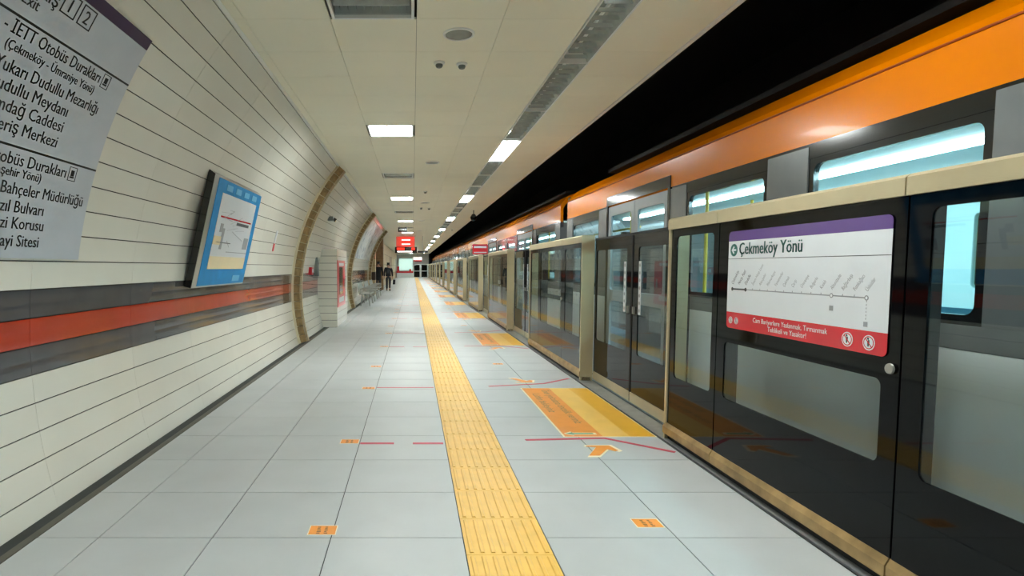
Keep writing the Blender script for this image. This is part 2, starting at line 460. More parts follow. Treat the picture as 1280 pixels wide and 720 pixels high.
# ------------------------------------------------------------------ track side
struct(MB().box(2.4, 6.4, YB, 130, -1.4, -1.2).build('floor_track', M['black']))
struct(MB().box(6.1, 6.3, YB, 130, -1.2, 5.2).build('wall_right', M['black']))
struct(MB().box(2.23, 6.3, YB, 130, 5.0, 5.2).box(2.27, 2.32, YB, YE, ZC+.02, 5.0).build('ceiling_tunnel', M['black']))
wb = struct(MB().box(-5, 6.3, YB-.2, YB, -1.4, 5.2).build('wall_back', M['tan']))
wf = struct(MB().box(-5, 2.2, YE, YE+.2, 0, ZC+.2).build('wall_front', M['white']))
struct(MB().box(2.2, 6.3, 130, 130.2, -1.4, 5.2).box(2.2, 2.4, 78, 130, -1.2, 5).build('wall_tunnel_end', M['black']))
scr = MB().box(-1.9, -.05, 0, .05, 1.0, 2.55).build('wall_screen', M['screen'], None, (0, YE-.06, 0)); tag(scr, 'pale glowing panel covering the far end wall of the platform', 'screen')
rb = thing('counter', (-1.0, YE-1.2, 0), 'white counter with a low red top band before the far end wall', 'counter')
MB().box(-1.2, 1.05, 0, .5, 0, .62).build('base', M['white'], rb); MB().box(-1.22, 1.07, -.02, .52, .62, .85).build('red_band', M['red'], rb)
MB().box(-1.15, -.85, .1, .4, .85, 1.5).build('red_stand', M['red'], rb); MB().box(.5, .8, .1, .3, .85, 1.15).build('red_stand', M['red'], rb)

# ------------------------------------------------------------------ platform screens
def ring(mb, y0, y1, z0, z1, hy0, hy1, hz0, hz1, xf, xb, r=.035, n=4):
    """slab in the YZ plane with a rounded rectangular hole"""
    inn, out = [], []
    for (cy, cz, a0, oy, oz) in ((hy1-r, hz1-r, 0, y1, z1), (hy0+r, hz1-r, PI/2, y0, z1), (hy0+r, hz0+r, PI, y0, z0), (hy1-r, hz0+r, 1.5*PI, y1, z0)):
        for i in range(n+1):
            a = a0+PI/2*i/n; py, pz = cy+r*math.cos(a), cz+r*math.sin(a)
            inn.append((py, pz))
            if i*2 == n: out.append((oy, oz))
            else:
                first = i*2 < n
                horiz = (a0 in (0, PI)) == first     # this half of the corner belongs to the vertical side
                out.append((oy, pz) if horiz else (py, oz))
    k = len(inn); b = len(mb.v)
    for x in (xf, xb):
        mb.v += [(x, p[0], p[1]) for p in inn]; mb.v += [(x, p[0], p[1]) for p in out]
    for i in range(k):
        j = (i+1) % k
        mb.f.append((b+i, b+j, b+k+j, b+k+i)); mb.f.append((b+2*k+i, b+2*k+j, b+3*k+j, b+3*k+i))
        mb.f.append((b+i, b+j, b+2*k+j, b+2*k+i)); mb.f.append((b+k+i, b+k+j, b+3*k+j, b+3*k+i))
    return mb
XF = 2.08
def rpane(y0, y1, z0, z1, x):
    return MB().box(x, x+.003, y0, y1, z0, z1)
PER = 5.56; ML = 3.18
SEAMS = (0, .94, 2.43, ML)
def screen_module(loc, label, near=False):
    t = thing('platform_screen', loc, label, 'platform screen', 'fixed platform screens along the track')
    for a, b in zip(SEAMS[:-1], SEAMS[1:]):
        MB().prism([(XF-.02, a+.004, 1.70), (XF-.02, a+.004, 1.775), (XF, a+.004, 1.79), (2.21, a+.004, 1.79), (2.21, a+.004, 1.70)], (0, b-a-.008, 0)).build('cap_rail', M['cap'], t)
        MB().prism([(XF-.022, a+.004, .045), (XF-.022, a+.004, .10), (XF-.004, a+.004, .132), (XF+.05, a+.004, .132), (XF+.05, a+.004, .045)], (0, b-a-.008, 0)).build('kick_plate', M['kick'], t)
    MB().box(XF+.01, 2.20, 0, ML, 0, .045).build('plinth', M['seal'], t)
    for y in (0, ML-.03):
        MB().box(XF-.012, 2.222, y, y+.03, .0, 1.785).build('end_post', M['cap'], t)
    for y in SEAMS[1:3]:
        MB().box(XF+.012, XF+.14, y-.02, y+.02, .045, 1.70).build('mullion', M['seal'], t)
    h = [(.11, .82), (1.04, 2.33), (2.53, 3.08)]
    for i, (a, b) in enumerate(zip(SEAMS[:-1], SEAMS[1:])):
        lo = .033 if i == 0 else .005; hi = .033 if i == 2 else .005
        z1 = .905 if (near and i == 1) else 1.64
        hy = h[i]; fr = MB()
        if i == 0: hy = (.11, .86-.03)
        if i == 1: hy = (1.04, 2.33)
        if i == 2: hy = (2.50, 3.06)
        ring(fr, a+lo, b-hi, .132, 1.70, hy[0], hy[1], .525, z1, XF, XF+.012)
        f = fr.build('glass_panel', M['gframe'], t)
        rpane(hy[0]-.005, hy[1]+.005, .52, z1+.005, XF+.004).build('window_pane', M['glass'], f)
    if near:
        pass
    else:
        p = MB().box(XF+.02, XF+.06, 1.0, 2.38, .93, .985).box(XF+.02, XF+.05, 2.28, 2.34, .9, 1.02).build('push_bar', M['seal'], t)
        p['label'] = 'black push bar across the wide pane'
    k = MB().lathe([(.0, 0), (.022, 0), (.024, .008), (.016, .014)], (XF-.014, .985, .96), 16, ax='x').build('lock', M['steel'], t)
    return t
def door_leaf(loc, label, far):
    """leaf 1.19 long, local y 0..1.2; far leaf has its meeting edge at y=0"""
    t = thing('sliding_door', loc, label, 'door', 'sliding platform doors')
    x = 2.235; L = 1.2
    fr = ring(MB(), 0.003, L, .12, 1.74, .15 if far else .10, L-.06 if far else L-.15, .52, 1.60, x, x+.014)
    f = fr.build('glass_panel', M['gframe'], t)
    rpane(.09, L-.05, .515, 1.605, x+.005).build('window_pane', M['glass'], f)
    MB().box(x-.006, x+.03, .003, L, .02, .12).build('bottom_rail', M['cap'], t)
    MB().box(x-.004, x+.03, .003, L, 1.725, 1.75).build('top_rail', M['seal'], t)
    ey = .003 if far else L
    MB().box(x-.006, x+.03, ey-.0 if far else ey-.014, ey+.014 if far else ey, .02, 1.75).build('edge_seal', M['seal'], t)
    sy = (.17, .23) if far else (L-.23, L-.17)
    st = MB().box(x-.003, x-.001, sy[0], sy[1], .93, 1.46).build('sticker_strip', M['mapw'], t)
    ic = MB()
    for q in range(7):
        ic.lathe([(.018, 0), (.018, .0008)], (x-.0045, sum(sy)/2, .97+q*.075), 12, ax='x')
    ic.build('pictogram', M['mapg'], st)
    hy = (.06, .085) if far else (L-.085, L-.06)
    MB().box(x-.02, x, hy[0], hy[1], .93, 1.0).build('handle', M['steel'], t)
    if not far:
        MB().box(x-.018, x, .07, .13, .86, .90).build('lock_box', M['steel'], t)
    return t
m_far = None; la = lb = None
NM = 13
for k in range(-1, NM+1):
    y0 = 1.49+k*PER
    if k == 0: screen_module((0, y0, 0), 'nearest black glass platform screen, carrying the route map sign', near=True)
    else:
        lab = 'glass platform screen behind the camera beside the track' if k < 0 else '%s black glass platform screen from the camera along the track' % nth(k)
        if k == NM: lab = 'last black glass platform screen before the end fence'
        if m_far is None: m_far = screen_module((0, y0, 0), lab)
        else: dup(m_far, (0, y0, 0), lab)
    if k == NM: continue
    c = y0+ML+(PER-ML)/2
    gname = 'opening behind the camera' if k < 0 else nth(k)+' door opening from the camera'
    l1_ = 'near glass sliding leaf in the '+gname; l2_ = 'far glass sliding leaf in the '+gname
    if la is None:
        la = door_leaf((0, c-1.2, 0), l1_, False); lb = door_leaf((0, c, 0), l2_, True)
    else:
        dup(la, (0, c-1.2, 0), l1_); dup(lb, (0, c, 0), l2_)
# fence closing the end of the platform
ef = thing('end_fence', (1.1, 77.5, 0), 'black glass fence across the end of the track platform', 'fence')
for a, b in ((-1.0, -.1), (0, .9)):
    for q in ((a, b, 0, .06), (a, b, .85, .92), (a, b, 1.72, 1.79)): MB().box(q[0], q[1], 0, .08, q[2], q[3]).build('rail', M['white'], ef)
    for x in (a, b-.06): MB().box(x, x+.06, 0, .08, .06, 1.72).build('post', M['white'], ef)
    for z0, z1 in ((.06, .85), (.92, 1.72)): MB().box(a+.06, b-.06, .03, .045, z0, z1).build('glass_panel', M['gframe'], ef)

# route map sign on the near screen
sg = thing('route_map_sign', (XF-.004, 2.50, 1.005), 'route map sign headed Çekmeköy Yönü on the nearest platform screen', 'sign')
SW, SH = 1.29, .625
def P(u, v, d=0):      # u to the right as read (towards -Y seen from the platform), v up
    return (-d, SW-u, v)
def rr(mb, u0, u1, v0, v1, d0, d1, corners=(1,1,1,1), r=.028):
    pts = []
    for (cu, cv, a0, on) in ((u1-r, v1-r, 0, corners[0]), (u0+r, v1-r, PI/2, corners[1]), (u0+r, v0+r, PI, corners[2]), (u1-r, v0+r, 1.5*PI, corners[3])):
        if on: pts += [(cu+r*math.cos(a0+PI/2*i/5), cv+r*math.sin(a0+PI/2*i/5)) for i in range(6)]
        else: pts.append((cu+r*(1 if math.cos(a0+PI/4) > 0 else -1), cv+r*(1 if math.sin(a0+PI/4) > 0 else -1)))
    mb.prism([P(u, v, d0) for u, v in pts], (-(d1-d0), 0, 0)); return mb
rr(MB(), 0, SW, .105, .562, 0, .002, (0,0,0,0)).build('board', M['mapw'], sg)
rr(MB(), 0, SW, .562, SH, 0, .002, (1,1,0,0)).build('top_band', M['mapp'], sg)
rr(MB(), 0, SW, 0, .105, 0, .002, (0,0,1,1)).build('bottom_band', M['mapr'], sg)
rr(MB(), 0, SW, .447, .450, .002, .0026, (0,0,0,0), .001).build('rule', M['mapd'], sg)
mb = MB(); [add_text(mb, 'Çekmeköy Yönü', .105, lambda u, v, du=du: P(.120+u+du, .477+v, .0028), width=.59) for du in (-.0025, 0, .0025)]; mb.build('heading', M['green'], sg)
mb = MB(); cu, cv = .062, .505
mb.prism([P(cu+.04*math.cos(2*PI*i/28), cv+.04*math.sin(2*PI*i/28), .002) for i in range(28)], (-.0006, 0, 0)); mb.build('arrow_disc', M['green'], sg)
mb = MB(); ar = [(-.026,0),(-.002,.026),(.008,.018),(-.004,.006),(.026,.006),(.026,-.006),(-.004,-.006),(.008,-.018),(-.002,-.026)]
mb.prism([P(cu+a, cv+b, .0027) for a, b in ar], (-.0005, 0, 0)); mb.build('arrow', M['mapw'], sg)
stns = ['Çekmeköy','Necip Fazıl','Dudullu','İmam Hatip Lisesi','Altınşehir','Ihlamurkuyu','Yamanevler','Çakmak','Çarşı','Ümraniye','Bulgurlu','Kısıklı','Altunizade','Bağlarbaşı','Fıstıkağacı','Üsküdar']
us = [.060+.0737*i for i in range(16)]
rr(MB(), us[2], us[15], .252, .258, .002, .0028, (0,0,0,0), .001).build('route_line', M['mapg'], sg)
rr(MB(), us[0], us[2], .250, .260, .002, .003, (0,0,0,0), .001).build('route_line', M['mapd'], sg)
tk = MB()
for i in range(3, 15): rr(tk, us[i]-.002, us[i]+.002, .256, .266, .0024, .003, (0,0,0,0), .001)
tk.build('station_tick', M['mapg'], sg)
for i, m in ((0, 'mapd'), (2, 'mapd'), (12, 'mapg'), (15, 'mapg')):
    dd = MB(); dd.prism([P(us[i]+.012*math.cos(2*PI*j/18), .255+.012*math.sin(2*PI*j/18), .003) for j in range(18)], (-.0005, 0, 0))
    o = dd.build('station_dot', M[m], sg)
    if i in (12, 15):
        dd = MB(); dd.prism([P(us[i]+.007*math.cos(2*PI*j/18), .255+.007*math.sin(2*PI*j/18), .0036) for j in range(18)], (-.0003, 0, 0)); dd.build('dot_centre', M['mapw'], o)
ca, sa = math.cos(R_ := math.radians(52)), math.sin(R_)
for i, s_ in enumerate(stns):
    mb = MB(); add_text(mb, s_, .034 if i < 3 else .030, lambda u, v: P(us[i]+.004+u*ca-v*sa, .282+u*sa+v*ca, .0028), squeeze=.72)
    mb.build('station_name', M['mapd' if i < 3 else 'mapg'], sg)
rr(MB(), us[12]-.012, us[12]+.014, .18, .205, .002, .0028, (0,0,0,0), .001).build('transfer_mark', M['mapg'], sg)
dd = MB()
for q in range(6): rr(dd, us[15]-.0015, us[15]+.0015, .155+q*.016, .163+q*.016, .002, .0028, (0,0,0,0), .001)
rr(dd, us[15]-.012, us[15]+.012, .122, .145, .002, .0028, (0,0,0,0), .001)
dd.build('transfer_mark', M['mapg'], sg)
mb = MB()
add_text(mb, 'Cam Bariyerlere Yaslanmak, Tırmanmak', .040, lambda u, v: P(.61+u, .060+v, .0028), 'CENTER', 0, width=.63)
add_text(mb, 'Tehlikeli ve Yasaktır!', .040, lambda u, v: P(.61+u, .020+v, .0028), 'CENTER', 0, width=.33)
mb.build('warning', M['mapw'], sg)
for u, r_ in ((.05, .022), (.115, .022), (1.06, .035), (1.19, .035)):
    d1 = MB().prism([P(u+r_*math.cos(2*PI*j/22), .052+r_*math.sin(2*PI*j/22), .002) for j in range(22)], (-.0007, 0, 0)).build('prohibition_disc', M['mapw'], sg)
    rg = MB().prism([P(u+r_*.86*math.cos(2*PI*j/22), .052+r_*.86*math.sin(2*PI*j/22), .0027) for j in range(22)], (-.0003, 0, 0)).build('disc_ring', M['mapr'], d1)
    rg = MB().prism([P(u+r_*.72*math.cos(2*PI*j/22), .052+r_*.72*math.sin(2*PI*j/22), .003) for j in range(22)], (-.0003, 0, 0)).build('disc_centre', M['mapw'], d1)
    fg = MB(); h = r_*.5
    fg.prism([P(u-h*.3, .052-h, .0033), P(u+h*.1, .052-h, .0033), P(u+h*.35, .052, .0033), P(u+h*.3, .052+h*.7, .0033), P(u-h*.1, .052+h*.8, .0033), P(u-h*.4, .052+h*.1, .0033)], (-.0003, 0, 0))
    fg.prism([P(u-.2*h+h*.35*math.cos(2*PI*j/10), .052+h*1.05+h*.3*math.sin(2*PI*j/10), .0033) for j in range(10)], (-.0003, 0, 0))
    fg.build('figure', M['ink'], d1)
    MB().prism([P(u-r_*.6, .052+r_*.5, .0037), P(u-r_*.5, .052+r_*.6, .0037), P(u+r_*.6, .052-r_*.5, .0037), P(u+r_*.5, .052-r_*.6, .0037)], (-.0003, 0, 0)).build('slash', M['mapr'], d1)

# ------------------------------------------------------------------ exit sign on the curved wall
EY1, ES0, ES1 = 3.70, 1.465, 2.945
es = thing('exit_directory_sign', (0, 0, 0), 'large curved pale exit directory sign with purple top band on the left wall', 'sign')
arc_panel(ES0, 2.875, 1.0, EY1, .025, .022, 16).build('board', M['signw'], es)
arc_panel(2.876, ES1, 1.0, EY1, .025, .022, 3).build('top_band', M['signp'], es)
for s in (2.628, 2.048): arc_panel(s-.006, s+.006, 1.0, EY1-.002, .0265, .0015, 1).build('rule', M['ink'], es)
def wtext(body, yend, s, size, width=None, sq=.98):
    mb = MB()
    def fn(u, v):
        x, z = arc(s+v, .027); return (x, yend+u, z)
    for du in (-.0016, 0, .0016):
        add_text(mb, body, size, lambda u, v: fn(u+du, v), 'RIGHT', 0, squeeze=sq, width=width)
    mb.build('lettering', M['ink'], es)
for body, ye, s, size in (
    ('Çıkış', 2.875, 2.755, .10), ('Exit', 2.775, 2.69, .075),
    ('1', 2.975, 2.775, .10), ('2', 3.115, 2.775, .10),
    ('- İETT Otobüs Durakları', 3.415, 2.545, .092), ('(Çekmeköy - Ümraniye Yönü)', 3.405, 2.474, .066),
    ('Yukarı Dudullu Mezarlığı', 3.513, 2.375, .092), ('Dudullu Meydanı', 3.265, 2.288, .092),
    ('Alemdağ Caddesi', 3.27, 2.198, .092), ('Alışveriş Merkezi', 3.262, 2.107, .092),
    ('Otobüs Durakları', 3.416, 1.956, .092), ('(Ataşehir Yönü)', 3.212, 1.897, .066),
    ('Park ve Bahçeler Müdürlüğü', 3.644, 1.806, .092), ('Fazıl Bulvarı', 3.292, 1.712, .092),
    ('Gazi Korusu', 3.314, 1.625, .092), ('Sanayi Sitesi', 3.292, 1.530, .092)):
    wtext(body, ye, s, size, width=.775 if 'İETT' in body else .72 if 'Çekme' in body else None, sq=.91 if 'Mezar' in body else .95 if 'Park' in body else .98)
def wframe(y0, y1, s0, s1, t):
    a = MB()
    for q in ((y0, y1, s0, s0+t), (y0, y1, s1-t, s1), (y0, y0+t, s0, s1), (y1-t, y1, s0, s1)):
        b = arc_panel(q[2], q[3], q[0], q[1], .027, .0015, 1); n = len(a.v); a.v += b.v; a.f += [tuple(n+i for i in f) for f in b.f]
    return a
wframe(2.895, 3.01, 2.755, 2.865, .007).build('number_box', M['ink'], es)
wframe(3.035, 3.15, 2.755, 2.865, .007).build('number_box', M['ink'], es)
for y, s in ((3.435, 2.53), (3.435, 1.945)):
    b = wframe(y, y+.075, s, s+.085, .004).build('bus_pictogram', M['ink'], es)
    arc_panel(s+.03, s+.065, y+.022, y+.053, .027, .0015, 1).build('bus_shape', M['ink'], b)
    arc_panel(s+.018, s+.028, y+.018, y+.057, .027, .0015, 1).build('bus_shape', M['ink'], b)

# ------------------------------------------------------------------ tilted map case on the wall
mc = thing('map_display_case', (0, 5.50, 0), 'tilted blue framed area map case on the left wall', 'map case')
b0, b1 = Vector((-2.125, 0, 1.20)), Vector((-1.865, 0, 2.285))
w0, w1 = Vector((-2.19, 0, 1.215)), Vector((-1.925, 0, 2.33))
LL = 1.66
upv = (b1-b0); nrm = Vector((upv.z, 0, -upv.x)).normalized()
def F(u, v, d=0):      # on the case's face: u 0..1 along Y, v 0..1 up
    p = b0+upv*v+nrm*d; return (p.x, u*LL, p.z)
MB().prism([tuple(b0), tuple(b1), tuple(w1), tuple(w0)], (0, LL, 0)).build('case_body', M['tblack'], mc)
def fq(name, m, u0, u1, v0, v1, d, par=mc):
    return MB().prism([F(u0, v0, d-.004), F(u1, v0, d-.004), F(u1, v1, d-.004), F(u0, v1, d-.004)], tuple(nrm*.004)).build(name, m, par)
fq('frame', M['steel'], 0, 1, 0, 1, .006)
bl = fq('map_sheet', M['blue'], .07, .99, .015, .985, .010)
fq('map_field', M['mapw'], .17, .90, .17, .87, .013, bl)
for a in ((.17,.90,.17,.29,'cream'), (.17,.30,.40,.48,'cream'), (.22,.86,.655,.67,'mapr'), (.55,.82,.61,.64,'mapd'),
          (.30,.34,.36,.56,'mapg'), (.22,.5,.42,.428,'mapd'), (.45,.9,.335,.342,'mapg'), (.78,.88,.38,.5,'mapg'), (.25,.30,.52,.6,'mapg')):
    fq('map_detail', M[a[4]], a[0], a[1], a[2], a[3], .0155, bl)
for i in range(4): fq('map_detail', M['tlight'], .22+i*.18, .33+i*.18, .90, .955, .0155, bl)
fq('map_detail', M['tlight'], .70, .86, .04, .10, .0155, bl)
pg = MB()
for i in range(11):
    u0 = random.uniform(.2, .6); v0 = random.uniform(.42, .84)
    p, q = Vector(F(u0, v0, .0156)), Vector(F(u0+random.uniform(.05, .25), v0+random.uniform(-.1, .1), .0156)); pg.tube(p, q, .0018, 4)
pg.build('map_streets', M['mapg'], bl)

# ------------------------------------------------------------------ small things on the left wall
st = thing('wall_notice', (0, 8.75, 0), 'narrow white and red notice sticker on the white wall panels', 'sticker')
arc_panel(1.66, 1.78, 0, .09, .006, .004, 2).build('sheet', M['red'], st)
arc_panel(1.78, 1.98, 0, .09, .006, .004, 2).build('sheet', M['mapw'], st)
fb = thing('fire_alarm_button', (-2.19, 12.1, 1.30), 'small red alarm button box on the wall past the first arch rib', 'alarm')
MB().box(-.01, .07, 0, .2, -.06, .1).build('case', M['red'], fb); MB().box(.07, .076, .05, .15, -.01, .06).build('button', M['mapw'], fb)
gb = thing('wall_intercom', (-2.18, 12.75, 1.2), 'narrow grey box on the wall beside the red alarm button', 'box')
MB().box(0, .08, 0, .16, 0, .42).build('case', M['lampdark'], gb); MB().box(.08, .085, .03, .13, .25, .36).build('panel', M['tblack'], gb)
x_, z_ = arc(2.55)
wc = thing('wall_lamp', (x_, 12.7, z_), 'small dark fixture on the curved wall above the tiled cabinet', 'fixture')
MB().box(-.02, .1, 0, .2, -.06, .03).build('housing', M['lampdark'], wc); MB().tube((.1, .1, -.02), (.15, .1, -.06), .04, 12).build('lens', M['tblack'], wc)
hc = thing('hydrant_cabinet', (-1.99, 13.35, 0), 'cream tiled cabinet with red fire door standing against the left wall', 'cabinet')
MB().box(-.2, .22, .01, 2.0, 0, 1.82).build('core', M['dark'], hc)
for k in range(11):
    MB().box(-.22, .232, 0, 2.01, .005+k*.1658, .1658*(k+1)-.004).build('tile_course', M['panel'], hc)
dr = MB().box(.232, .244, .06, 1.5, .46, 1.56).build('fire_door', M['red'], hc)
MB().box(.244, .25, .35, .95, .75, 1.40).build('glass_panel', M['gframe'], dr)
for z0, z1 in ((1.43, 1.50), (.56, .68)): MB().box(.244, .248, .3, 1.2, z0, z1).build('white_stripe', M['mapw'], dr)
MB().box(.244, .27, 1.3, 1.34, .9, 1.1).build('handle', M['steel'], dr)

# curved banner between the second and third ribs
def pattern_mat():
    m = bpy.data.materials.new('banner_print'); m.use_nodes = True; nt = m.node_tree; b = nt.nodes['Principled BSDF']
    tc = nt.nodes.new('ShaderNodeTexCoord'); v = nt.nodes.new('ShaderNodeTexVoronoi'); v.inputs['Scale'].default_value = 3.2
    nt.links.new(tc.outputs['Object'], v.inputs['Vector'])
    r = nt.nodes.new('ShaderNodeValToRGB'); r.color_ramp.elements[0].position = .22; r.color_ramp.elements[0].color = srgb(112, 138, 158)
    r.color_ramp.elements[1].position = .42; r.color_ramp.elements[1].color = srgb(206, 214, 216)
    nt.links.new(v.outputs['Distance'], r.inputs[0]); nt.links.new(r.outputs[0], b.inputs['Base Color']); b.inputs['Roughness'].default_value = .3
    return m
M['banner'] = pattern_mat()
bn = arc_panel(1.75, 3.3, 0, 8.4, .02, .02, 16).build('wall_banner', M['banner'], None, (0, 19.6, 0))
tag(bn, 'pale blue-grey patterned curved banner on the wall before the benches', 'banner')

# benches
def bench(loc, label):
    t = thing('bench', loc, label, 'bench', 'metal benches on the left')
    for i in range(3):
        y = i*.62
        MB().box(-.21, .21, y+.01, y+.59, .43, .45).prism([(-.21, y+.01, .45), (-.19, y+.01, .45), (-.27, y+.01, .80), (-.29, y+.01, .80)], (0, .58, 0)).build('seat', M['steel'], t)
    for y in (.15, 1.7):
        MB().tube((-.16, y, 0), (-.1, y, .42), .018, 8).tube((.17, y, 0), (.1, y, .42), .018, 8).build('leg', M['steel'], t)
    MB().box(-.03, .03, .05, 1.8, .38, .43).build('beam', M['lampdark'], t)
    for y in (0, .61, 1.23, 1.85):
        MB().tube((-.16, y, .45), (-.16, y, .62), .012, 6).tube((-.16, y, .62), (.17, y, .62), .012, 6).tube((.17, y, .62), (.17, y, .45), .012, 6).build('armrest', M['steel'], t)
    return t
bn0 = bench((-1.72, 20.6, 0), 'grey metal bench by the left wall, nearest of the three')
dup(bn0, (-1.72, 23.4, 0), 'grey metal bench by the left wall, middle of the three')
dup(bn0, (-1.72, 26.2, 0), 'grey metal bench by the left wall, farthest of the three')

# ------------------------------------------------------------------ hanging boards
hb = thing('hanging_number_sign', (-.45, 25.5, ZC), 'small black hanging sign with white marks under the ceiling', 'sign')
MB().box(-.2, .2, 0, .06, -.27, -.07).build('board', M['tblack'], hb)
for x in (-.15, .15): MB().tube((x, .03, -.07), (x, .03, 0), .01, 6).build('rod', M['steel'], hb)
for x0, x1 in ((-.15, -.06), (.0, .04), (.09, .14)): MB().box(x0, x1, -.006, 0, -.21, -.13).build('mark', M['mapw'], hb)
rs = thing('red_hanging_banner', (-.45, 34, ZC), 'red glowing board hung above the red lettered display', 'sign')
MB().box(-.52, .55, 0, .05, -.62, -.03).build('board', M['redlit'], rs)
for z in (-.25, -.5): MB().box(-.2, .3, -.01, 0, z, z+.06).build('white_stripe', M['whitelit'], rs)
for x in (-.4, .4): MB().tube((x, .02, -.03), (x, .02, 0), .012, 6).build('rod', M['steel'], rs)
ld = thing('train_information_display', (-.38, 33.6, 2.4), 'black train display with glowing red text hanging over the platform', 'display')
MB().box(-.66, .62, 0, .12, -.18, .18).build('case', M['tblack'], ld)
for a, b, c, d in ((-.55, -.1, .0, .13), (.3, .5, .0, .13)): MB().box(a, b, -.01, 0, c, d).build('red_text', M['ledred'], ld)
MB().box(-.52, .35, -.01, 0, -.13, -.06).build('white_text', M['whitelit'], ld)
for x in (-.5, .5): MB().tube((x, .06, .18), (x, .06, .82), .015, 6).build('rod', M['steel'], ld)
d2 = thing('dark_hanging_board', (.58, 33.7, 2.30), 'thin dark board hanging right of the red display', 'sign')
MB().box(-.3, .3, 0, .06, -.06, .05).build('board', M['tblack'], d2)
MB().tube((0, .03, .05), (0, .03, .92), .012, 6).build('rod', M['steel'], d2)
d3 = thing('hanging_screen', (.5, 60, 2.2), 'white screen with red lower band hanging far along the platform', 'screen')
MB().box(-.43, .43, 0, .08, -.05, .22).build('screen', M['whitelit'], d3); MB().box(-.43, .43, -.01, .08, -.22, -.05).build('lower_band', M['red'], d3)
MB().tube((0, .04, .22), (0, .04, 1.02), .02, 6).build('rod', M['steel'], d3)
d4 = thing('red_flag_sign', (2.12, 18.17, 1.79), 'red sign with white lettering standing on the fourth screen post', 'sign')
MB().box(-.24, .24, 0, .06, .02, .33).build('board', M['red'], d4); MB().box(-.2, .2, -.006, 0, .21, .27).build('white_text', M['mapw'], d4)
MB().box(-.2, .2, -.006, 0, .06, .09).build('white_text', M['mapw'], d4)
MB().box(-.05, .05, .01, .05, 0, .02).build('foot', M['steel'], d4)

# ------------------------------------------------------------------ floor markings
def flat(pts, z0, z1): return MB().prism([(x, y, z0) for x, y in pts], (0, 0, z1-z0))
def line(p, w):     # band polygon along a polyline in the floor plane
    L_, R_2 = [], []
    for i, (x, y) in enumerate(p):
        a = Vector(p[max(i-1, 0)]); b = Vector(p[min(i+1, len(p)-1)]); d = (b-a).normalized(); n = Vector((-d.y, d.x))*w/2
        L_.append((x+n.x, y+n.y)); R_2.append((x-n.x, y-n.y))
    return L_+R_2[::-1]
def zone(loc, label, near):
    t = thing('waiting_zone_mat', loc, label, 'floor marking', 'orange and yellow floor mats before the doors')
    flat([(1.245, .0), (2.02, .0), (2.02, 1.93), (1.245, 1.93)], 0.0, .0008).build('border', M['fcream'], t)
    flat([(1.262, .015), (1.575, .015), (1.575, 1.915), (1.262, 1.915)], .0008, .0014).build('orange_field', M['forange'], t)
    flat([(1.575, .015), (1.80, .015), (1.80, 1.915), (1.575, 1.915)], .0008, .0014).build('yellow_field', M['fyellow'], t)
    flat([(1.80, .015), (2.01, .015), (2.01, 1.915), (1.80, 1.915)], .0008, .0014).build('deep_yellow_field', M['fyellow2'], t)
    mb = MB()
    add_text(mb, 'İnen yolculara öncelik veriniz', .115, lambda u, v: (1.46+v, 1.80-u, .0018), width=1.38)
    add_text(mb, 'Lütfen bekleyiniz', .115, lambda u, v: (1.32+v, 1.62-u, .0018), width=.8)
    mb.build('lettering', M['fgrey'], t)
    ar = [(0, 0), (.07, .045), (.07, .02), (.26, .02), (.26, -.02), (.07, -.02), (.07, -.045)]
    b = flat([(1.27+x*1.05, .095+y*1.35) for x, y in ar], .0014, .0019).build('arrow', M['fcream'], t)
    flat([(1.285+x*.9, .095+y*.8) for x, y in ar], .0019, .0023).build('arrow_core', M['fgreen'], b)
    return t
def vline(name, loc, pts, label, w=.042):
    return tag(flat(line(pts, w), 0, .0012).build(name, M['fred'], None, loc), label, 'floor marking', 'red tape lines on the floor')
def arrow(loc, label, flip):
    t = thing('floor_arrow', loc, label, 'floor marking', 'orange arrows on the floor')
    pts = [(-.10,-.17),(-.02,-.17),(.085,-.02),(.13,-.07),(.16,-.05),(.13,.075),(-.045,.07),(-.06,.045),(.015,.03)]
    if flip: pts = [(x, -y) for x, y in pts]
    flat([(x*1.2, y*1.2) for x, y in pts], 0, .0008).build('outline', M['fcream'], t)
    flat([(x*1.0+.002, y*1.0) for x, y in pts], .0008, .0014).build('arrow', M['forange'], t)
    return t
def sticker(loc, label):
    t = thing('distance_sticker', loc, label, 'sticker', 'small orange floor stickers')
    flat([(-.075, -.055), (.075, -.055), (.075, .055), (-.075, .055)], 0, .0008).build('border', M['fcream'], t)
    flat([(-.07, -.05), (.07, -.05), (.07, .05), (-.07, .05)], .0008, .0012).build('sheet', M['forange'], t)
    tx = MB()
    for i in range(2):
        for j in range(5):
            x = -.03+i*.04; y = -.04+j*.017; tx.box(x, x+random.uniform(.012, .022), y, y+.009, .0012, .0015)
    tx.build('print', M['fbrown'], t)
    return t
z0_ = None; lines = {}
